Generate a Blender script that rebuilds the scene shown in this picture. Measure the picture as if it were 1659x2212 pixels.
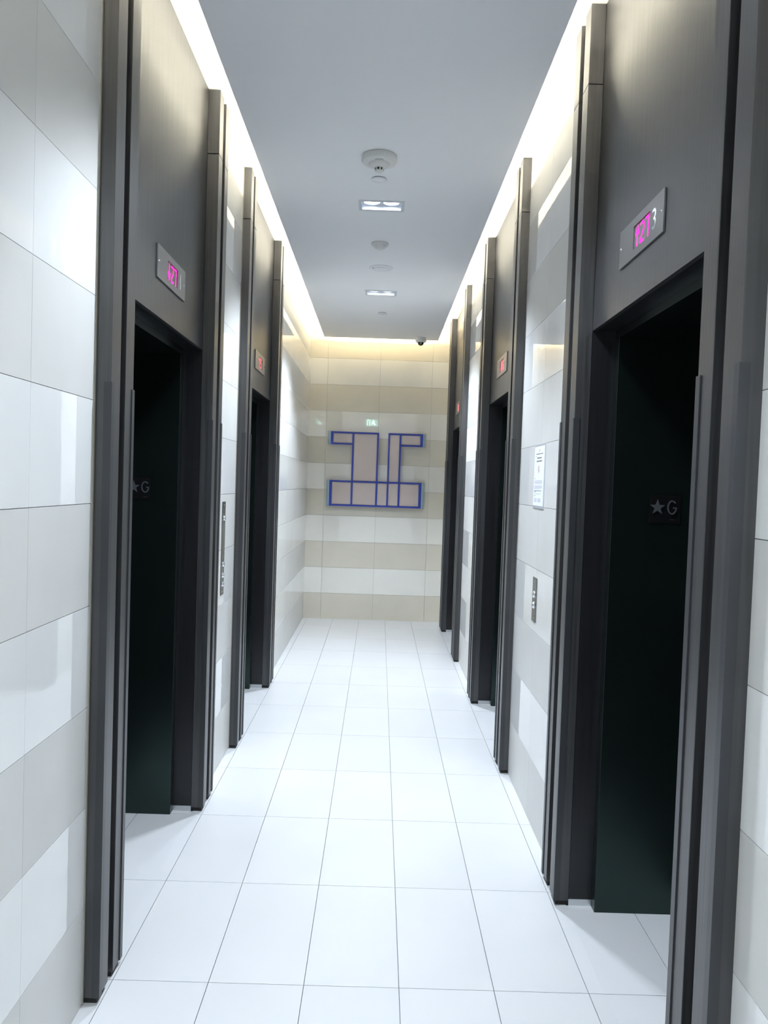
import bpy, bmesh, math, random
from mathutils import Vector, Matrix
random.seed(4)
for o in list(bpy.data.objects):
    bpy.data.objects.remove(o)
SC = bpy.context.scene
COL = SC.collection

# ------------------------------------------------------------------ camera
cd = bpy.data.cameras.new('camera')
cam = bpy.data.objects.new('camera', cd)
COL.objects.link(cam)
CP = Vector((-.11415, -2.42396, 1.58635))
pitch, yaw, roll = -.03609, .00692, .0337
F = Vector((math.sin(yaw)*math.cos(pitch), math.cos(yaw)*math.cos(pitch), math.sin(pitch)))
R0 = Vector((math.cos(yaw), -math.sin(yaw), 0))
U0 = R0.cross(F)
RR = math.cos(roll)*R0 + math.sin(roll)*U0
UU = -math.sin(roll)*R0 + math.cos(roll)*U0
cam.matrix_world = Matrix(((RR.x, UU.x, -F.x, CP.x), (RR.y, UU.y, -F.y, CP.y), (RR.z, UU.z, -F.z, CP.z), (0, 0, 0, 1)))
cd.sensor_fit = 'VERTICAL'
cd.sensor_height = 24
cd.lens = 24*1700/2212
cd.clip_start = .02
SC.camera = cam

# ------------------------------------------------------------------ world, exposure, light levels
w = bpy.data.worlds.new('world')
SC.world = w
w.use_nodes = True
w.node_tree.nodes['Background'].inputs[0].default_value = (.84, .92, 1, 1)   # made-up ambient fill, let in through the open end behind the camera
w.node_tree.nodes['Background'].inputs[1].default_value = 0.6
SC.view_settings.view_transform = 'Standard'
SC.view_settings.look = 'None'
SC.view_settings.gamma = 1
SC.view_settings.use_curve_mapping = False
SC.view_settings.exposure = 0.82
DL_POWER = (26, 55, 67, 80)   # W of each lamp in the four twin downlights, photographer's end first
DL_COLOR = (.79, .885, 1)
LED_STRENGTH = 80
LED_COLOR = (1, .92, .72)
CY = SC.cycles
CY.use_denoising = True
CY.max_bounces = 10
CY.diffuse_bounces = 6
CY.glossy_bounces = 5
CY.sample_clamp_indirect = 8

# ------------------------------------------------------------------ measurements (metres)
XL, XR, YB, ZT = -.951, .652, 6.646, 3.372     # tile faces, back wall, cove ceiling
YF = -3.9                                      # open end behind the photographer
ZC = 3.2                                       # underside of the dropped ceiling
CX0, CX1, CYB = -.783, .486, 6.42              # dropped ceiling edges
TL = .61732                                    # floor tile length

# ------------------------------------------------------------------ materials
def mat(name, col, rough=.5, metal=0, spec=.5, emit=None, estr=0, coat=0, coat_r=.1):
    m = bpy.data.materials.new(name)
    m.use_nodes = True
    b = m.node_tree.nodes['Principled BSDF']
    b.inputs['Base Color'].default_value = (*col, 1)
    b.inputs['Roughness'].default_value = rough
    b.inputs['Metallic'].default_value = metal
    b.inputs['Specular IOR Level'].default_value = spec
    b.inputs['Coat Weight'].default_value = coat
    b.inputs['Coat Roughness'].default_value = coat_r
    if emit:
        b.inputs['Emission Color'].default_value = (*emit, 1)
        b.inputs['Emission Strength'].default_value = estr
    return m

def vary(m, col, amt, scale=(3, 3, 3), rough=None, bump=0, detail=4, rnd=0):
    """mottled colour, optional roughness variation and relief; rnd shifts each piece a little"""
    nt = m.node_tree
    N, L = nt.nodes, nt.links
    b = N['Principled BSDF']
    tc = N.new('ShaderNodeTexCoord')
    mp = N.new('ShaderNodeMapping')
    mp.inputs['Scale'].default_value = scale
    L.new(tc.outputs['Object'], mp.inputs[0])
    vec = mp.outputs[0]
    no = N.new('ShaderNodeTexNoise')
    no.inputs['Scale'].default_value = 1
    no.inputs['Detail'].default_value = detail
    oi = N.new('ShaderNodeObjectInfo')
    if rnd:
        add = N.new('ShaderNodeVectorMath'); add.operation = 'ADD'
        mu = N.new('ShaderNodeMath'); mu.operation = 'MULTIPLY'; mu.inputs[1].default_value = 37
        L.new(oi.outputs['Random'], mu.inputs[0])
        L.new(vec, add.inputs[0]); L.new(mu.outputs[0], add.inputs[1])
        vec = add.outputs[0]
    L.new(vec, no.inputs['Vector'])
    mr = N.new('ShaderNodeMapRange')
    mr.inputs[1].default_value = .25; mr.inputs[2].default_value = .75
    mr.inputs[3].default_value = 1-amt; mr.inputs[4].default_value = 1+amt
    L.new(no.outputs[0], mr.inputs[0])
    fac = mr.outputs[0]
    if rnd:
        m2 = N.new('ShaderNodeMapRange'); m2.inputs[3].default_value = 1-rnd; m2.inputs[4].default_value = 1+rnd
        L.new(oi.outputs['Random'], m2.inputs[0])
        mm = N.new('ShaderNodeMath'); mm.operation = 'MULTIPLY'
        L.new(fac, mm.inputs[0]); L.new(m2.outputs[0], mm.inputs[1]); fac = mm.outputs[0]
    vm = N.new('ShaderNodeVectorMath'); vm.operation = 'SCALE'
    vm.inputs[0].default_value = col
    L.new(fac, vm.inputs['Scale'])
    L.new(vm.outputs[0], b.inputs['Base Color'])
    if rough:
        r = N.new('ShaderNodeMapRange'); r.inputs[3].default_value = rough[0]; r.inputs[4].default_value = rough[1]
        L.new(no.outputs[0], r.inputs[0]); L.new(r.outputs[0], b.inputs['Roughness'])
    if bump:
        bp = N.new('ShaderNodeBump'); bp.inputs['Strength'].default_value = bump; bp.inputs['Distance'].default_value = .002
        L.new(no.outputs[0], bp.inputs['Height']); L.new(bp.outputs[0], b.inputs['Normal'])
    return m

M = {}
M['polished'] = vary(mat('polished_tile', (.8, .8, .8), .015, spec=.75), (.84, .84, .825), .02, (4, 4, 4), rnd=.015)
M['matte'] = vary(mat('matte_tile', (.66, .65, .62), .38, spec=.35), (.68, .675, .65), .03, (5, 5, 5), rnd=.02)
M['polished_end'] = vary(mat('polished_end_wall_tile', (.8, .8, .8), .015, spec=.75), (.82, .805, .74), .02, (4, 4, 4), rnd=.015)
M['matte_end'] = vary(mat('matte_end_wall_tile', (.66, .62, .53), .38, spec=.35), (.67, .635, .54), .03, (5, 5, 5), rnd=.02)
M['floor'] = vary(mat('floor_tile_porcelain', (.8, .82, .85), .3, spec=.4), (.715, .725, .74), .03, (2.2, 2.2, 2.2), rough=(.26, .4), rnd=.012)
M['grout'] = mat('grout', (.30, .30, .29), .9)
M['floorgrout'] = mat('floor_grout', (.22, .22, .22), .9)
M['paint'] = vary(mat('white_ceiling_paint', (.8, .8, .8), .75, spec=.25), (.87, .875, .88), .01, (1, 1, 1))
M['wood'] = vary(mat('black_stained_wood', (.02, .02, .02), .4, spec=.85), (.034, .0335, .035), .36, (110, 110, 2.5), rough=(.24, .44), bump=.22, detail=5)
M['foot'] = mat('black_foot', (.012, .011, .010), .7)
M['guard'] = mat('charcoal_guard', (.034, .036, .040), .35, spec=.5)
M['jamb'] = vary(mat('black_jamb_steel', (.012, .016, .015), .32, spec=.7), (.003, .004, .004), .1, (3, 3, 3), rough=(.25, .34))
M['jamb'].node_tree.nodes['Principled BSDF'].inputs['Specular Tint'].default_value = (.68, 1, .92, 1)
M['reveal'] = vary(mat('black_reveal_panel', (.015, .014, .015), .35), (.008, .008, .010), .2, (80, 80, 3), rough=(.3, .4))
M['strip'] = mat('brushed_aluminium', (.72, .74, .76), .35, 1)
M['steel'] = vary(mat('satin_steel', (.45, .45, .46), .3, 1), (.36, .36, .365), .05, (2, 60, 60), rough=(.28, .38))
M['darksteel'] = mat('dark_polished_steel', (.20, .20, .185), .22, 1)
M['chrome'] = mat('chrome', (.85, .86, .88), .08, 1)
M['screw'] = mat('screw_metal', (.55, .55, .55), .25, 1)
M['blackline'] = mat('black_edge', (.01, .01, .01), .6)
M['screen'] = mat('smoked_screen', (.11, .11, .115), .3, spec=.4)
M['pink'] = mat('pink_digits', (.3, .0, .1), .4, emit=(1, .008, .30), estr=1.6)
M['coral'] = mat('coral_digits', (.3, .02, .04), .4, emit=(1, .10, .14), estr=1.5)
M['plaque'] = mat('plaque_black', (.005, .005, .006), .5, spec=.15)
M['raised'] = mat('raised_grey_letter', (.075, .08, .09), .3)
M['numeral'] = mat('engraved_numeral', (.8, .82, .85), .12, 1)
M['blue'] = mat('cobalt_blue_frame', (.022, .045, .36), .3)
M['paleblue'] = mat('pale_blue_acrylic', (.42, .57, .68), .25)
M['panel'] = vary(mat('pinkish_translucent_panel', (.5, .44, .42), .1), (.62, .53, .50), .03, (3, 3, 3))
M['lilac'] = mat('lilac_edge_acrylic', (.52, .46, .62), .2)
M['plastic'] = mat('white_plastic', (.74, .74, .71), .4)
M['vent'] = mat('dark_vent', (.02, .02, .015), .6)
M['dome'] = mat('smoked_dome', (.02, .022, .02), .06)
M['lamp'] = mat('lamp_disc', (.9, .95, 1), .4, emit=(.84, .92, 1), estr=9)
M['reflector'] = mat('white_reflector', (.75, .78, .82), .4)
M['frame'] = mat('light_trim_frame', (.62, .64, .66), .4)
M['led'] = mat('led_strip', (1, 1, 1), .5, emit=LED_COLOR, estr=LED_STRENGTH)
M['ledback'] = mat('led_strip_end_wall', (1, 1, 1), .5, emit=(1, .80, .47), estr=LED_STRENGTH*3.2)
M['holder'] = mat('acrylic_holder', (.55, .57, .60), .15)
M['paper'] = mat('white_paper', (.86, .88, .93), .6)
M['ink'] = mat('grey_ink', (.10, .10, .12), .8)
M['inkpale'] = mat('pale_ink', (.38, .38, .42), .8)
M['redink'] = mat('red_ink', (.42, .10, .12), .8)
M['beige'] = mat('beige_tile_edge', (.36, .34, .29), .7)
M['exit'] = mat('green_exit', (.1, .6, .4), .4, emit=(.35, .85, .72), estr=3.2)
M['exitman'] = mat('white_pictogram', (.9, .9, .9), .4, emit=(.9, 1, 1), estr=11)
M['frontpaint'] = mat('lobby_paint', (.6, .6, .58), .8)

# ------------------------------------------------------------------ helpers
def bx(bm, x0, x1, y0, y1, z0, z1):
    x0, x1 = sorted((x0, x1)); y0, y1 = sorted((y0, y1)); z0, z1 = sorted((z0, z1))
    v = [bm.verts.new(p) for p in ((x0, y0, z0), (x1, y0, z0), (x1, y1, z0), (x0, y1, z0),
                                   (x0, y0, z1), (x1, y0, z1), (x1, y1, z1), (x0, y1, z1))]
    for f in ((3, 2, 1, 0), (4, 5, 6, 7), (0, 1, 5, 4), (1, 2, 6, 5), (2, 3, 7, 6), (3, 0, 4, 7)):
        bm.faces.new([v[i] for i in f])
    return bm

def B(*a):
    return bx(bmesh.new(), *a)

def bevel(bm, w):
    bmesh.ops.bevel(bm, geom=list(bm.edges), offset=w, segments=2, affect='EDGES', profile=.5)
    return bm

def wpos(o):
    v = Vector((0, 0, 0))
    while o:
        v += o.location
        o = o.parent
    return v

def obj(name, bm, m, parent=None, smooth=False, label=None):
    me = bpy.data.meshes.new(name)
    if parent:
        bmesh.ops.translate(bm, verts=bm.verts, vec=-wpos(parent))
    bm.normal_update()
    bm.to_mesh(me); bm.free()
    me.materials.append(M[m])
    if smooth:
        for p in me.polygons: p.use_smooth = True
    o = bpy.data.objects.new(name, me)
    COL.objects.link(o)
    if parent: o.parent = parent
    if label: o['label'] = label
    return o

def thing(name, label, cat, loc, group=None):
    o = bpy.data.objects.new(name, None)
    o.empty_display_size = .1
    COL.objects.link(o)
    o.location = loc
    o['label'] = label; o['category'] = cat
    if group: o['group'] = group
    return o

def structure(o):
    o['kind'] = 'structure'
    return o

def lathe(prof, c, n=40, axis='z'):
    """prof: (radius, offset) pairs; turned about the given axis through c"""
    bm = bmesh.new(); rings = []
    for r, h in prof:
        ring = []
        for i in range(n if r > 1e-6 else 1):
            a = 2*math.pi*i/n
            p = (r*math.cos(a), r*math.sin(a), h)
            if axis == 'x': p = (h, r*math.cos(a), r*math.sin(a))
            ring.append(bm.verts.new(Vector(p)+Vector(c)))
        rings.append(ring)
    for a, b in zip(rings, rings[1:]):
        for i in range(n):
            j = (i+1) % n
            if len(a) == 1 and len(b) > 1: bm.faces.new((a[0], b[j], b[i]))
            elif len(b) == 1 and len(a) > 1: bm.faces.new((a[i], a[j], b[0]))
            elif len(a) > 1: bm.faces.new((a[i], a[j], b[j], b[i]))
    bmesh.ops.recalc_face_normals(bm, faces=bm.faces)
    return bm

cache = {}
def tile(name, parent, x0, x1, y0, y1, z0, z1, m):
    key = (name, round(x1-x0, 4), round(y1-y0, 4), round(z1-z0, 4), m)
    if key not in cache:
        me = bpy.data.meshes.new(name)
        bm = B(0, x1-x0, 0, y1-y0, 0, z1-z0)
        bm.to_mesh(me); bm.free(); me.materials.append(M[m]); cache[key] = me
    o = bpy.data.objects.new(name, cache[key])
    COL.objects.link(o); o.parent = parent; o.location = (x0, y0, z0)
    return o

# ------------------------------------------------------------------ lobby layout along y
# (near post group start, opening start, far post group start, end)
LP = [(-.118, .088, 1.268, 1.482), (2.16, 2.368, 3.524, 3.735)]
RP = [(-.832, -.62, .522, .742), (1.89, 2.10, 3.272, 3.492), (4.62, 4.832, 6.056, 6.27)]
def gaps(P, end=YB):
    s, out = YF, []
    for a in P:
        out.append((s, a[0])); s = a[3]
    out.append((s, end))
    return out
LG, RG = gaps(LP), gaps(RP)
LJ = [-.538-.6*k for k in range(9)] + [4.16+.6*k for k in range(5)]
RJ = [-1.063-.6*k for k in range(8)] + [1.337, 4.337] + [3.737]
G = .0018
TH = .012

# ------------------------------------------------------------------ floor
fl = structure(obj('floor', B(XL-.62, XR+.62, YF, YB+.012, -.04, -.0085), 'floorgrout'))
cols = [XL-.60, -1.2, -.9, -.6, -.3, 0, .3, .6, .9, XR+.6]
rows = [YF]
k = -8
while k*TL < YB-.02:
    if k*TL > YF+.02: rows.append(k*TL)
    k += 1
rows.append(YB)
def inportal(P, y0, y1):
    return [(max(y0, a[1]-.0), min(y1, a[2]+.0)) for a in P if min(y1, a[2]) - max(y0, a[1]) > .01]
FG = .0024
for y0, y1 in zip(rows, rows[1:]):
    for x0, x1 in zip(cols, cols[1:]):
        # inside the lobby
        a, b = max(x0, XL), min(x1, XR)
        if b-a > .004:
            tile('floor_tile', fl, a+(FG/2 if a > XL else 0), b-(FG/2 if b < XR else 0), y0+FG/2, y1-FG/2, -.008, 0, 'floor')
        # inside the elevator recesses
        if x0 < XL:
            for p, q in inportal(LP, y0, y1):
                tile('floor_tile', fl, max(x0, XL-.60)+FG/2, min(x1, XL)-FG/2*(x1 < XL)-.0001, p+FG/2*(p == y0), q-FG/2*(q == y1), -.008, 0, 'floor')
        if x1 > XR:
            for p, q in inportal(RP, y0, y1):
                tile('floor_tile', fl, max(x0, XR)+FG/2*(x0 > XR)+.0001, min(x1, XR+.60)-FG/2, p+FG/2*(p == y0), q-FG/2*(q == y1), -.008, 0, 'floor')

# ------------------------------------------------------------------ walls with their tiles
ZR = [.3*i for i in range(12)] + [ZT]
def rowmat(i):
    return 'polished' if i % 2 == 1 and i < 11 else 'matte'
def side_wall(name, X, s, segs, joints):
    bm = bmesh.new()
    for a, b in segs:
        bx(bm, X+s*TH, X+s*.11, a, b, 0, ZT)
    bx(bm, X+s*.56, X+s*.60, YF, YB+.1, 0, ZT)          # added outer shell, blocks light leaking in behind the entrances
    bx(bm, X+s*.1102, X+s*.5598, YF, YF+.03, 0, ZT)  # end cap of the same light-blocking shell
    wl = structure(obj(name, bm, 'grout'))
    for a, b in segs:
        ys = [a] + sorted(j for j in joints if a+.03 < j < b-.03) + [b]
        for y0, y1 in zip(ys, ys[1:]):
            if y1 < -3.3: continue
            for i, (z0, z1) in enumerate(zip(ZR, ZR[1:])):
                x0, x1 = sorted((X, X+s*(TH-.0002)))
                tile('wall_tile', wl, x0, x1, y0+(G/2 if y0 != a else .0002), y1-(G/2 if y1 != b else .0004), z0+(G/2 if i else .0005), z1-(G/2 if i < 11 else .0005), rowmat(i))
        if a == YF:
            tile('rear_lining', wl, min(X, X+s*(TH-.0002)), max(X, X+s*(TH-.0002)), YF, max([y for y in ys if y < -3.3]+[YF])-.002, .0005, ZT-.0005, 'frontpaint')
    return wl
WL = side_wall('wall_left', XL, -1, LG, LJ)
WR = side_wall('wall_right', XR, 1, RG, RJ)
for a, b in LG[:2]:
    tile('edge_strip', WL, XL-.002, XL+.0035, b-.009, b-.0006, .001, ZT-.001, 'beige')
WB = structure(obj('wall_back', B(XL-.559, XR+.559, YB+TH, YB+.12, 0, ZT), 'grout'))
bxs = [XL, -.748, -.148, .451, XR]
for x0, x1 in zip(bxs, bxs[1:]):
    for i, (z0, z1) in enumerate(zip(ZR, ZR[1:])):
        tile('wall_tile', WB, x0+(G/2 if x0 != XL else .0002), x1-(G/2 if x1 != XR else .0002), YB, YB+TH-.0002, z0+(G/2 if i else .0005), z1-(G/2 if i < 11 else .0005), rowmat(i)+'_end')

# ------------------------------------------------------------------ ceilings
structure(obj('ceiling', B(XL-.62, XR+.62, YF-.1, YB+.12, ZT, ZT+.05), 'paint'))
DL = [(-.156, -1.98), (-.156, .12), (-.156, 2.216), (-.156, 4.313)]
DW, DD = .117, .066          # half sizes of the light openings
bm = bmesh.new()
x0, x1 = DL[0][0]-DW, DL[0][0]+DW
bx(bm, CX0, x0, YF, CYB, ZC, ZC+.012)
bx(bm, x1, CX1, YF, CYB, ZC, ZC+.012)
y = YF
for _, yc in DL:
    bx(bm, x0, x1, y, yc-DD, ZC, ZC+.012); y = yc+DD
bx(bm, x0, x1, y, CYB, ZC, ZC+.012)
CE = structure(obj('ceiling', bm, 'paint'))

# LED strips lying on the dropped ceiling, shining into the cove
def led(label, x0, x1, y0, y1, m='led'):
    n = max(1, round(max(x1-x0, y1-y0)/.6)); bm = bmesh.new()
    for i in range(n):
        if y1-y0 > x1-x0: bx(bm, x0, x1, y0+(y1-y0)*i/n, y0+(y1-y0)*(i+1)/n, ZC+.0125, ZC+.0185)
        else: bx(bm, x0+(x1-x0)*i/n, x0+(x1-x0)*(i+1)/n, y0, y1, ZC+.0125, ZC+.0185)
    o = obj('led_strip', bm, m)
    o['label'] = label; o['category'] = 'strip light'; o['group'] = 'cove strip lights'
led('warm glowing strip light in the cove above the tiled wall with the tall switch panel', CX0+.075, CX0+.087, YF+.05, CYB-.10)
led('warm glowing strip light in the cove above the wall with the paper notice', CX1-.087, CX1-.075, YF+.05, CYB-.10)
led('warm glowing strip light in the cove above the end wall with the blue emblem', CX0+.10, CX1-.10, CYB-.087, CYB-.075, 'ledback')

# ------------------------------------------------------------------ elevator entrances
def entrance(P, X, s, label, tall=False):
    a0, o0, o1, a1 = P
    t = thing('elevator_entrance', label, 'elevator', (X, (a0+a1)/2, 0), 'black elevator entrances')
    D = lambda d: X + s*d
    PW = .080
    for (y0, y1) in ((a0, a0+PW), (o0-.078, o0), (o1, o1+PW), (a1-.078, a1)):
        p = obj('post', bevel(B(D(-.047), D(.0075), y0, y1, .018, 3.079), .0012), 'wood', t)
        obj('post_extension', bevel(B(D(-.047), D(.0075), y0, y1, 3.0815, ZT-.002), .0012), 'wood', p)
        obj('post_foot', B(D(-.040), D(.0075), y0+.006, y1-.006, 0, .0178), 'foot', p)
    for y0, y1 in ((a0+PW, o0-.078), (o1+PW, a1-.078)):
        obj('shadow_gap', B(D(-.004), D(.0075), y0+.0002, y1-.0002, .001, ZT-.002), 'foot', t)
    obj('transom_panel', B(D(.008), D(.024), o0-.03, o1+.03, 2.180, ZT-.002), 'wood', t)
    obj('soffit_panel', B(D(.0245), D(.0945), o0, o1, 2.180, 2.196), 'reveal', t)
    for y0, y1 in ((o0-.016, o0), (o1, o1+.016)):
        obj('reveal_panel', B(D(.008), D(.0945), y0, y1, .026, 2.1795), 'reveal', t)
        obj('floor_trim', B(D(.008), D(.0945), y0, y1, .0, .0255), 'strip', t)
    jy = .044
    for y0, y1 in ((o0-.02, o0+jy), (o1-jy, o1+.02)):
        obj('door_jamb', bevel(B(D(.095), D(.50), y0, y1, .0, 2.150), .001), 'jamb', t)
    obj('door_header', B(D(.095), D(.50), o0-.02, o1+.02, 2.1505, 2.24), 'jamb', t)
    ym = (o0+o1)/2
    for y0, y1 in ((o0+jy-.02, ym-.0015), (ym+.0015, o1-jy+.02)):
        obj('door_panel', B(D(.502), D(.53), y0, y1, .012, 2.149), 'jamb', t)
    obj('door_sill', B(D(.455), D(.499), o0+jy+.0005, o1-jy-.0005, .0002, .006), 'strip', t)
    # protective corner guards up to shoulder height, on the outer and inner corner of each post group
    for yc, q in ((a0, 1), (o0, -1), (o1, 1), (a1, -1)):
        bm = bmesh.new()
        f0 = D(-.0505)
        bx(bm, D(-.0472), f0, yc-q*.0032, yc+q*.020, .02, 1.855)
        bx(bm, D(-.0472), D(-.0472+.020), yc-q*.0032, yc-q*.0002, .02, 1.855)
        obj('corner_guard', bm, 'guard', t)
    return t
entrance(LP[0], XL, -1, 'black elevator entrance facing the wall notice, its star G plaque half hidden')
entrance(LP[1], XL, -1, 'smaller-looking black elevator entrance between the tall key-switch panel and the end wall')
entrance(RP[0], XR, 1, 'largest black elevator entrance, numbered 3, with star G plaque fully visible')
entrance(RP[1], XR, 1, 'middle black elevator entrance in the row of three, just past the notice and button panel')
entrance(RP[2], XR, 1, 'narrowest-looking black elevator entrance, touching the emblem end wall')

# ------------------------------------------------------------------ floor indicators over the doors
CH = {
 'up': [[(.5, 0), (.5, 1)], [(.15, .6), (.5, 1), (.85, .6)]],
 'dn': [[(.5, 0), (.5, 1)], [(.15, .4), (.5, 0), (.85, .4)]],
 '1': [[(.2, .8), (.55, 1), (.55, 0)]],
 '2': [[(.1, .95), (.6, 1), (.9, .85), (.9, .6), (.1, .15), (.1, 0), (.9, 0)]],
 '4': [[(.75, 0), (.75, 1), (.1, .35), (1, .35)]],
 '5': [[(.9, 1), (.15, 1), (.15, .55), (.7, .58), (.9, .4), (.85, .1), (.5, 0), (.1, .08)]],
 '6': [[(.85, 1), (.3, .8), (.1, .35), (.2, .05), (.6, 0), (.9, .2), (.75, .5), (.15, .45)]],
 '7': [[(.1, 1), (.9, 1), (.75, .5), (.7, 0)]],
 '8': [[(.5, .53), (.15, .75), (.3, 1), (.7, 1), (.85, .75), (.5, .53), (.1, .25), (.3, 0), (.7, 0), (.9, .25), (.5, .53)]],
}
def stroke(bm, pts, xa, xb, place, w):
    """thick polyline; place maps (u,v) to the wall plane"""
    for p, q in zip(pts, pts[1:]):
        d = Vector((q[0]-p[0], q[1]-p[1])); L = d.length or 1e-6; d /= L
        n = Vector((-d.y, d.x))*w/2; e = d*w/2
        c = [Vector(p)-e+n, Vector(p)-e-n, Vector(q)+e-n, Vector(q)+e+n]
        lo = [bm.verts.new((xa, *place(v))) for v in c]
        hi = [bm.verts.new((xb, *place(v))) for v in c]
        bm.faces.new(lo); bm.faces.new(hi[::-1])
        for i in range(4): bm.faces.new((lo[i], hi[i], hi[(i+1) % 4], lo[(i+1) % 4]))

def text_mesh(txt, size, place, xa, xb, bold=0):
    cu = bpy.data.curves.new('t', 'FONT'); cu.body = txt; cu.size = 1; cu.extrude = .5; cu.align_x = 'CENTER'; cu.align_y = 'CENTER'
    cu.offset = bold
    o = bpy.data.objects.new('t', cu); COL.objects.link(o)
    dg = bpy.context.evaluated_depsgraph_get()
    me = bpy.data.meshes.new_from_object(o.evaluated_get(dg))
    bm = bmesh.new(); bm.from_mesh(me)
    bpy.data.objects.remove(o); bpy.data.curves.remove(cu); bpy.data.meshes.remove(me)
    xs = [v.co.x for v in bm.verts]; ys = [v.co.y for v in bm.verts]
    cx, cy, hh = (min(xs)+max(xs))/2, (min(ys)+max(ys))/2, max(ys)-min(ys)
    for v in bm.verts:
        yy, zz = place(((v.co.x-cx)/hh*size, (v.co.y-cy)/hh*size))
        v.co = Vector((xa if v.co.z < 0 else xb, yy, zz))
    bmesh.ops.recalc_face_normals(bm, faces=bm.faces)
    return bm

def indicator(X, s, yc, chars, digit_mat, numeral, label, wid=.405):
    d = lambda k: X + s*k
    h, zc = .122, 2.378
    t = thing('floor_indicator', label, 'indicator', (d(.008), yc, zc-h/2), 'elevator floor indicators')
    # reading direction: to the right for someone facing the wall
    rd = -s
    wy0, wy1 = yc-rd*(-.015)-.0, None
    wc = yc + rd*.012          # window centre
    ww, wh = .150, .072
    # plate with a window cut through it
    bm = bmesh.new()
    P0, P1 = d(.0065), d(.0015)
    bx(bm, P0, P1, yc-wid/2, wc-ww/2, zc-h/2, zc+h/2)
    bx(bm, P0, P1, wc+ww/2, yc+wid/2, zc-h/2, zc+h/2)
    bx(bm, P0, P1, wc-ww/2, wc+ww/2, zc-h/2, zc-wh/2)
    bx(bm, P0, P1, wc-ww/2, wc+ww/2, zc+wh/2, zc+h/2)
    obj('face_plate', bm, 'steel', t)
    obj('back_box', B(d(.0078), d(.0066), yc-wid/2+.001, yc+wid/2-.001, zc-h/2+.001, zc+h/2-.001), 'blackline', t)
    sc = obj('screen', B(d(.0064), d(.005), wc-ww/2+.001, wc+ww/2-.001, zc-wh/2+.001, zc+wh/2-.001), 'screen', t)
    n = len(chars); cw = .136/n*.78; gap = .136/n
    for i, c in enumerate(chars):
        bm = bmesh.new()
        u0 = -.136/2 + gap*i + (gap-cw)/2
        for pl in CH[c]:
            stroke(bm, [(u0+p[0]*cw, -.029+p[1]*.058) for p in pl], d(.0049), d(.0042),
                   lambda v: (wc+rd*v[0], zc+v[1]), .0068)
        bmesh.ops.recalc_face_normals(bm, faces=bm.faces)
        obj('glowing_digit', bm, digit_mat, sc)
    for k in (-1, 1):
        obj('screw', lathe([(.0045, 0), (.0045, -s*.0015), (.002, -s*.0028), (0, -s*.003)], (d(.0014), yc+k*(wid/2-.018), zc), 14, 'x'), 'screw', t, True)
    if numeral:
        obj('numeral', text_mesh(numeral, .06, lambda v: (yc+rd*.125+rd*v[0], zc+v[1]), d(.0014), d(.0009)), 'numeral', t)
indicator(XL, -1, .695, ['dn', '2', '7'], 'pink', '1', 'steel floor indicator with magenta digits over the big elevator door facing the notice')
indicator(XL, -1, 2.975, ['1', '5'], 'coral', None, 'steel floor indicator with coral digits over the second door past the tall switch panel')
indicator(XR, 1, .0, ['up', '2', '7'], 'pink', '3', 'steel floor indicator with magenta digits and the numeral 3')
indicator(XR, 1, 2.722, ['8', '6'], 'coral', None, 'steel floor indicator with coral digits over the middle door of the row of three')
indicator(XR, 1, 5.59, ['8'], 'coral', None, 'tiny coral-lit floor indicator over the door touching the end wall', wid=.36)

# ------------------------------------------------------------------ star G plaques on the jambs
def plaque(y, x0, x1, xs, xg, label):
    t = thing('floor_plaque', label, 'plaque', ((x0+x1)/2, y, 1.475), 'star G floor plaques')
    obj('backing_plate', bevel(B(x0, x1, y-.0018, y, 1.475, 1.577), .0005), 'plaque', t)
    bm = bmesh.new(); c = []
    for i in range(10):
        r = .0295 if i % 2 == 0 else .0118
        a = math.pi/2 + i*math.pi/5
        c.append((xs + r*math.cos(a), 1.5325 + r*math.sin(a)))
    lo = [bm.verts.new((p[0], y-.0019, p[1])) for p in c]; hi = [bm.verts.new((p[0], y-.0042, p[1])) for p in c]
    bm.faces.new(lo); bm.faces.new(hi)
    for i in range(10): bm.faces.new((lo[i], hi[i], hi[(i+1) % 10], lo[(i+1) % 10]))
    bmesh.ops.recalc_face_normals(bm, faces=bm.faces)
    obj('raised_star', bm, 'raised', t)
    g = bmesh.new(); N = 30; zc = 1.5335
    oo, ii = [], []
    for k in range(N+1):
        a = math.radians(42 + 306*k/N)
        oo.append((xg+.0180*math.cos(a), zc+.0265*math.sin(a))); ii.append((xg+.0126*math.cos(a), zc+.0210*math.sin(a)))
    out = oo + [(xg+.0178, zc+.001), (xg+.004, zc+.001), (xg+.004, zc-.0042), (xg+.0124, zc-.0042)] + ii[::-1]
    lo = [g.verts.new((p[0], y-.0019, p[1])) for p in out]; hi = [g.verts.new((p[0], y-.0042, p[1])) for p in out]
    n = len(out)
    g.faces.new(lo); g.faces.new(hi[::-1])
    for k in range(n): g.faces.new((lo[k], hi[k], hi[(k+1) % n], lo[(k+1) % n]))
    bmesh.ops.recalc_face_normals(g, faces=g.faces)
    bmesh.ops.triangulate(g, faces=[f for f in g.faces if len(f.verts) > 4])
    obj('raised_letter', g, 'raised', t)
    bm = bmesh.new()
    for i in range(3): bx(bm, xg-.006+i*.006, xg-.0035+i*.006, y-.0026, y-.0019, 1.487, 1.4895)
    obj('braille_dots', bm, 'raised', t)
plaque(LP[0][2]-.044-.0002, -1.289, -1.174, -1.249, -1.196, 'black star G plaque half hidden behind the elevator post facing the notice')
plaque(RP[0][2]-.044-.0002, .886, 1.001, .915, .969, 'black star G plaque fully visible on the elevator jamb numbered 3')

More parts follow.
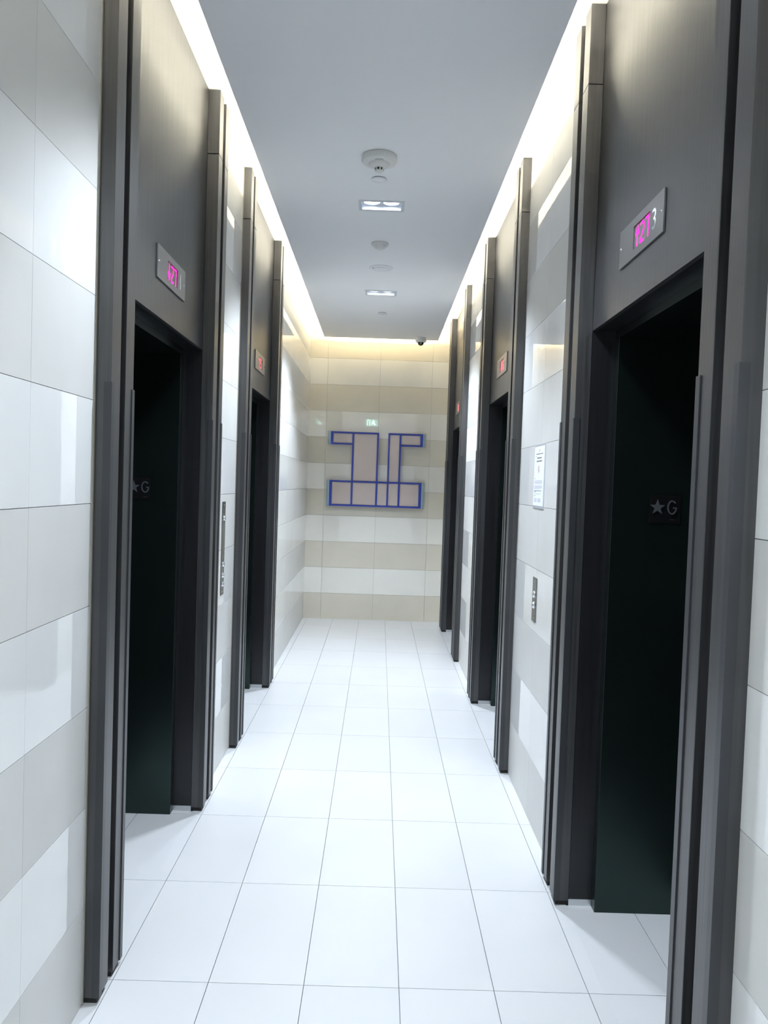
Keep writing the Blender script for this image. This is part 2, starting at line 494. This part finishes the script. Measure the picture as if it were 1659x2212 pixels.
# ------------------------------------------------------------------ call panels
def button(t, X, s, y, z, r=.012):
    b = obj('call_button', lathe([(r+.003, 0), (r+.003, -s*.003), (r, -s*.0045), (r, -s*.0035)], (X, y, z), 24, 'x'), 'chrome', t, True)
    obj('button_face', lathe([(r-.001, -s*.003), (r-.001, -s*.0068), (r-.003, -s*.0078), (0, -s*.0078)], (X, y, z), 24, 'x'), 'chrome', b, True)
def panel(X, s, y0, y1, z0, z1, label):
    t = thing('call_panel', label, 'switch panel', (X, (y0+y1)/2, z0), 'elevator call panels')
    obj('face_plate', bevel(B(X-s*.0002, X-s*.004, y0, y1, z0, z1), .0008), 'darksteel', t)
    for z in (z0+.018, z1-.018):
        obj('screw', lathe([(.004, 0), (.004, -s*.001), (0, -s*.0022)], (X-s*.004, (y0+y1)/2, z), 12, 'x'), 'chrome', t, True)
    return t
t = panel(XL, -1, 1.787, 1.866, .955, 1.460, 'tall steel panel with two key switches and two call buttons')
yc = 1.8265
for z in (1.371, 1.121):
    k = obj('key_switch', lathe([(.014, 0), (.014, .004), (.011, .009), (.007, .009), (.007, .006), (0, .006)], (XL+.004, yc, z), 28, 'x'), 'chrome', t, True)
    obj('keyhole', B(XL+.0102, XL+.0108, yc-.001, yc+.001, z-.004, z+.004), 'blackline', k)
for z in (1.062, 1.014): button(t, XL+.004, -1, yc, z)
for z, zh in ((1.312, .02), (1.165, .016)):
    obj('engraved_text', B(XL+.0041, XL+.0043, yc-.012, yc-.008, z-zh/2, z+zh/2), 'steel', t)
t = panel(XR, 1, 1.302, 1.390, .947, 1.159, 'short steel call button panel under the paper notice')
for z in (1.078, 1.026): button(t, XR-.004, 1, 1.346, z, .014)

# ------------------------------------------------------------------ paper notice
t = thing('wall_notice', 'white printed paper notice with a red prohibition sign in a clear wall holder', 'notice', (XR, 1.3475, 1.49))
obj('acrylic_holder', bevel(B(XR-.0002, XR-.004, 1.226, 1.469, 1.492, 1.800), .0006), 'holder', t)
pp = obj('paper', B(XR-.0041, XR-.0046, 1.2315, 1.4635, 1.504, 1.790), 'paper', t)
u = lambda k: 1.4635 - .232*k            # reading position 0..1 to wall y
zz = lambda p: 1.790 - (p-170)/1950*.286
bm = bmesh.new(); pale = bmesh.new()
def ln(b, u0, u1, p, h):
    w0 = u0
    while w0 < u1-.01:                    # word-length dashes, the print is too small to read
        w1 = min(u1, w0+random.uniform(.03, .10))
        bx(b, XR-.0047, XR-.00475, u(w0), u(w1), zz(p)-h/2, zz(p)+h/2)
        w0 = w1+.012
ln(bm, .46, .54, 290, .005); ln(pale, .38, .58, 350, .002)
ln(bm, .18, .86, 418, .004); ln(bm, .15, .25, 495, .002)
ln(bm, .28, .72, 550, .006); ln(bm, .24, .78, 655, .006)
ln(bm, .10, .20, 1225, .002)
for p in (1290, 1320, 1345, 1365, 1395, 1460, 1487, 1510, 1535): ln(pale, .10, .86, p, .0016)
ln(pale, .10, .6, 1563, .0016)
ln(bm, .10, .80, 1628, .003); ln(bm, .10, .25, 1658, .003)
ln(pale, .10, .75, 1730, .0018); ln(bm, .10, .24, 1790, .002)
for i in range(5):
    ln(pale, .12, .38, 1880+28*i, .0018); ln(pale, .46, .76, 1885+26*i, .0018)
obj('printed_headings', bm, 'ink', pp); obj('printed_text', pale, 'inkpale', pp)
bm = bmesh.new(); yc, zc, n = u(.48), zz(920), 28
for r0, r1 in ((.0175, .0145),):
    for i in range(n):
        a, b = 2*math.pi*i/n, 2*math.pi*(i+1)/n
        vs = [bm.verts.new((XR-.0048, yc+r*math.cos(q), zc+r*math.sin(q))) for r, q in ((r0, a), (r0, b), (r1, b), (r1, a))]
        bm.faces.new(vs)
stroke(bm, [(-.011, .011), (.011, -.011)], XR-.0047, XR-.0049, lambda v: (yc-v[0], zc+v[1]), .003)
obj('prohibition_ring', bm, 'redink', pp)
bm = bmesh.new()
bx(bm, XR-.0047, XR-.00475, yc-.002, yc+.004, zc-.010, zc+.009); bx(bm, XR-.0047, XR-.00475, yc-.006, yc-.002, zc-.006, zc-.003)
obj('printed_pictogram', bm, 'ink', pp)

# ------------------------------------------------------------------ blue emblem on the end wall
YA = YB-.062                                   # front face of the emblem
sx = (YA-CP.y)/(YB-CP.y)
ex = lambda x: CP.x + (x-CP.x)*sx
ez = lambda z: CP.z + (z-CP.z)*sx
t = thing('wall_emblem', 'cobalt blue framed geometric emblem with pinkish panels on the end wall', 'wall emblem', (-.16, YB, ez(1.31)))
x_l, x_r = -.691, .369
V = [(-.442, -.424), (-.157, -.139), (-.028, -.012), (.1015, .119)]
zb0, zb1, zt0, zt1, zt = 1.313, 1.607, 2.020, 2.037, 2.167
RW = .018
def bar(x0, x1, z0, z1):
    obj('frame_bar', B(ex(x0), ex(x1), YA, YA+.022, ez(z0), ez(z1)), 'blue', t)
    obj('lilac_edge', B(ex(x0)-.003, ex(x1)+.003, YA+.0222, YA+.030, ez(z0)-.003, ez(z1)+.003), 'lilac', t)  # thin lilac acrylic rim behind the bar
bar(x_l, x_r, zb0, zb0+RW); bar(x_l, x_r, zb1-RW, zb1)
bar(x_l, x_l+.028, zb0+RW, zb1-RW); bar(x_r-.028, x_r, zb0+RW, zb1-RW)
for a, b in V:
    bar(a, b, zb0+RW, zb1-RW); bar(a, b, zb1, zt-RW)
bar(x_l, V[1][1], zt-RW, zt); bar(V[2][0], x_r, zt-RW, zt)
bar(x_l, x_l+.028, zt0+RW, zt-RW); bar(x_r-.028, x_r, zt0+RW, zt-RW)
bar(x_l, V[0][0], zt0, zt0+RW); bar(V[3][1], x_r, zt0, zt0+RW)
def pan(x0, x1, z0, z1):
    obj('panel', B(ex(x0)+.003, ex(x1)-.003, YA+.012, YA+.021, ez(z0)+.003, ez(z1)-.003), 'panel', t)
xs = [x_l+.028] + [q for v in V for q in v] + [x_r-.028]
for a, b in zip(xs[::2], xs[1::2]): pan(a, b, zb0+RW, zb1-RW)
pan(V[0][1], V[1][0], zb1, zt-RW); pan(V[2][1], V[3][0], zb1, zt-RW)
pan(x_l+.028, V[0][0], zt0+RW, zt-RW); pan(V[3][1], x_r-.028, zt0+RW, zt-RW)
# body behind the panels, standing off the wall
bm = bmesh.new()
for a, b, c, d in ((x_l+.006, x_r-.006, zb0+.006, zb1-.006), (V[0][0]+.006, V[1][1]-.006, zb1+.001, zt-.006), (V[2][0]+.006, V[3][1]-.006, zb1+.001, zt-.006),
                   (x_l+.006, V[0][0]-.0, zt0+.006, zt-.006), (V[3][1], x_r-.006, zt0+.006, zt-.006)):
    bx(bm, ex(a), ex(b), YA+.0305, YB-.02, ez(c), ez(d))
obj('emblem_body', bm, 'lilac', t)
bm = bmesh.new()
for x in (-.55, -.29, .0, .25):
    bx(bm, x-.01, x+.01, YB-.0198, YB-.0003, 1.44, 1.46)
obj('standoff', bm, 'steel', t)
def wing(xa, k, z0, z1):
    bm = bmesh.new()
    pr = [(ex(xa)+k*.001, YA+.002), (ex(xa)+k*.001, YA+.030), (ex(xa)+k*.034, YB-.012), (ex(xa)+k*.036, YB-.020), (ex(xa)+k*.006, YA+.002)]
    lo = [bm.verts.new((p[0], p[1], ez(z0)-.001)) for p in pr]; hi = [bm.verts.new((p[0], p[1], ez(z1)+.001)) for p in pr]
    bm.faces.new(lo); bm.faces.new(hi)
    for i in range(5): bm.faces.new((lo[i], hi[i], hi[(i+1) % 5], lo[(i+1) % 5]))
    bmesh.ops.recalc_face_normals(bm, faces=bm.faces)
    obj('side_wing', bm, 'paleblue', t)
for z0, z1 in ((zb0, zb1), (zt0, zt)):
    wing(x_l, -1, z0, z1); wing(x_r, 1, z0, z1)

# ------------------------------------------------------------------ things on the ceiling
dl_names = ['twin-lamp recessed downlight behind the photographer, outside the picture', 'twin-lamp recessed downlight overhead, nearer to the photographer than the smoke detector',
            'larger-looking bright twin-lamp recessed downlight just past the smoke detector', 'smaller-looking bright recessed downlight past the round ceiling speaker']
for (x, y), lab, watt in zip(DL, dl_names, DL_POWER):
    t = thing('recessed_downlight', lab, 'ceiling light', (x, y, ZC-.003), 'recessed twin downlights')
    bm = bmesh.new(); o, p = .133, .084
    bx(bm, x-o, x-DW+.002, y-p, y+p, ZC-.003, ZC-.0002); bx(bm, x+DW-.002, x+o, y-p, y+p, ZC-.003, ZC-.0002)
    bx(bm, x-DW+.002, x+DW-.002, y-p, y-DD+.002, ZC-.003, ZC-.0002); bx(bm, x-DW+.002, x+DW-.002, y+DD-.002, y+p, ZC-.003, ZC-.0002)
    obj('trim_frame', bm, 'frame', t)
    bm = bmesh.new(); q = .001; zt_ = ZC+.032
    bx(bm, x-DW, x-DW+q, y-DD, y+DD, ZC-.0001, zt_); bx(bm, x+DW-q, x+DW, y-DD, y+DD, ZC-.0001, zt_)
    bx(bm, x-DW+q, x+DW-q, y-DD, y-DD+q, ZC-.0001, zt_); bx(bm, x-DW+q, x+DW-q, y+DD-q, y+DD, ZC-.0001, zt_)
    bx(bm, x-DW, x+DW, y-DD, y+DD, zt_, zt_+.003)
    obj('housing', bm, 'reflector', t)
    for k in (-1, 1):
        cx = x+k*.056
        lm = obj('lamp', lathe([(.046, .0), (.046, -.006), (0, -.010)], (cx, y, zt_-.001), 28), 'lamp', t, True)
        obj('lamp_ring', lathe([(.052, 0), (.052, -.012), (.0475, -.012), (.0475, 0)], (cx, y, zt_-.0005), 28), 'frame', lm, True)
        ld = bpy.data.lights.new('lamp_beam', 'SPOT')
        ld.energy = watt; ld.color = DL_COLOR; ld.spot_size = math.radians(112); ld.spot_blend = .5; ld.shadow_soft_size = .035
        lo = bpy.data.objects.new('lamp_beam', ld); COL.objects.link(lo); lo.parent = t
        lo.location = (k*.056, 0, .010)

cx, cy = -.168, 1.525
t = thing('smoke_detector', 'large round white smoke detector on the ceiling', 'smoke detector', (cx, cy, ZC))
obj('base', lathe([(.084, 0), (.087, -.002), (.087, -.026), (.081, -.033), (.055, -.038), (0, -.038)], (cx, cy, ZC-.0002), 56), 'plastic', t, True)
obj('sensor_head', lathe([(.053, 0), (.051, -.006), (.030, -.018), (.022, -.020)], (cx, cy, ZC-.0384), 48), 'plastic', t, True)
obj('sensor_vent', lathe([(.021, 0), (.021, -.011)], (cx, cy, ZC-.0584), 40), 'vent', t, True)
obj('sensor_cap', lathe([(0, 0), (.021, 0), (.021, -.003), (.016, -.008), (0, -.009)], (cx, cy, ZC-.0694), 40), 'plastic', t, True)
bm = bmesh.new()
for i in range(8):
    a = 2*math.pi*(i+.25)/8
    b = B(-.0035, .0035, -.0015, .0015, -.0694, -.0584)
    bmesh.ops.rotate(b, verts=b.verts, cent=(0, 0, 0), matrix=Matrix.Rotation(a+math.pi/2, 3, 'Z'))
    bmesh.ops.translate(b, verts=b.verts, vec=(cx+.0222*math.cos(a), cy+.0222*math.sin(a), ZC))
    me = bpy.data.meshes.new('x'); b.to_mesh(me); bm.from_mesh(me); b.free(); bpy.data.meshes.remove(me)
obj('vent_ribs', bm, 'plastic', t)
bm = bmesh.new()
for k in range(3): bx(bm, cx-.022+k*.003, cx+.022-k*.003, cy-.066-.0045*k+.009, cy-.0675-.0045*k+.009, ZC-.0395, ZC-.0375)
obj('base_slots', bm, 'frame', t)

def disc(name, label, cat, c, prof, m='plastic', group=None):
    t = thing(name, label, cat, (c[0], c[1], ZC), group)
    obj('cover', lathe(prof, (c[0], c[1], ZC-.0002), 48), m, t, True)
    return t
t = disc('sprinkler_cover', 'white round sprinkler cover plate right beside the smoke detector', 'sprinkler', (-.172, 1.814), [(.040, -.003), (.041, -.004), (.041, -.0055), (0, -.0055)], 'paint', 'sprinkler cover plates')
obj('neck', lathe([(.034, 0), (.034, -.003)], (-.172, 1.814, ZC-.0002), 32), 'vent', t, True)
t = disc('sprinkler_cover', 'small flat sprinkler cover plate past both downlights, towards the end wall', 'sprinkler', (-.141, 5.095), [(.040, -.003), (.043, -.004), (.043, -.0055), (0, -.0055)], 'paint', 'sprinkler cover plates')
obj('neck', lathe([(.036, 0), (.036, -.003)], (-.141, 5.095, ZC-.0002), 32), 'vent', t, True)
c = (-.165, 2.935)
t = thing('motion_sensor', 'small white domed motion sensor between the two downlights', 'sensor', (*c, ZC))
obj('base', lathe([(.057, 0), (.058, -.010), (.054, -.016), (0, -.018)], (*c, ZC-.0002), 44), 'plastic', t, True)
obj('dome', lathe([(.045, 0), (.036, -.014), (.018, -.024), (0, -.027)], (*c, ZC-.0175), 36), 'plastic', t, True)
obj('lens', bevel(B(c[0]+.018, c[0]+.036, c[1]-.042, c[1]-.030, ZC-.028, ZC-.018), .001), 'frame', t)
c = (-.155, 3.545)
t = thing('ceiling_speaker', 'flat white round speaker grille on the ceiling', 'speaker', (*c, ZC))
obj('rim', lathe([(.092, 0), (.092, -.003), (.088, -.005), (.066, -.0055), (.065, -.0045), (.065, -.003)], (*c, ZC-.0002), 56), 'paint', t, True)
obj('grille', lathe([(.0645, 0), (.0645, -.0042), (0, -.0045)], (*c, ZC-.0012), 44), 'paint', t, True)
obj('indicator_dot', B(c[0]-.066, c[0]-.056, c[1]-.030, c[1]-.024, ZC-.0078, ZC-.006), 'vent', t)
c = (.288, 6.285)
t = thing('dome_camera', 'white dome security camera with smoked lens at the ceiling edge', 'camera', (*c, ZC))
obj('housing', lathe([(.064, 0), (.064, -.006), (.061, -.010), (.060, -.038), (.054, -.048), (.036, -.051)], (*c, ZC-.0002), 48), 'plastic', t, True)
dm = obj('dome', lathe([(.037, 0)] + [(.037*math.cos(a), -.037*math.sin(a)) for a in (.2, .45, .7, .95, 1.2, 1.4)] + [(0, -.037)], (*c, ZC-.051), 40), 'dome', t, True)
obj('lens_slot', B(c[0]-.004, c[0]+.004, c[1]-.0385, c[1]-.034, ZC-.074, ZC-.055), 'frame', dm)

# exit sign behind the photographer, seen only as a reflection in the polished tiles
c = (-.345, -3.5)
t = thing('exit_sign', 'hanging green exit sign mirrored in the polished end wall tile', 'sign', (c[0], c[1], ZC))
obj('sign_box', bevel(B(c[0]-.155, c[0]+.155, c[1]-.025, c[1]+.025, 2.965, 3.14), .002), 'frame', t)
obj('hanger', B(c[0]-.03, c[0]+.03, c[1]-.01, c[1]+.01, 3.1405, ZC-.0002), 'frame', t)
gp = obj('green_panel', B(c[0]-.15, c[0]+.15, c[1]+.0252, c[1]+.027, 2.97, 3.135), 'exit', t)
bm = bmesh.new()
def st2(pts, w):
    for p, q in zip(pts, pts[1:]):
        d = Vector((q[0]-p[0], q[1]-p[1])); d.normalize(); n = Vector((-d.y, d.x))*w/2
        vs = [bm.verts.new((c[0]-v.x, c[1]+.028, 3.052+v.y)) for v in (Vector(p)+n, Vector(p)-n, Vector(q)-n, Vector(q)+n)]
        bm.faces.new(vs)
st2([(-.03, .06), (-.03, .035)], .024); st2([(-.03, .03), (-.04, -.015)], .024); st2([(-.04, -.01), (-.01, -.03), (-.015, -.065)], .013)
st2([(-.042, -.01), (-.06, -.04), (-.09, -.045)], .013); st2([(-.03, .022), (.0, .0), (.015, .012)], .010); st2([(-.03, .022), (-.062, .012), (-.07, -.015)], .010)
st2([(.05, -.07), (.05, .065), (.11, .065), (.11, -.07)], .010)
obj('running_figure', bm, 'exitman', gp)
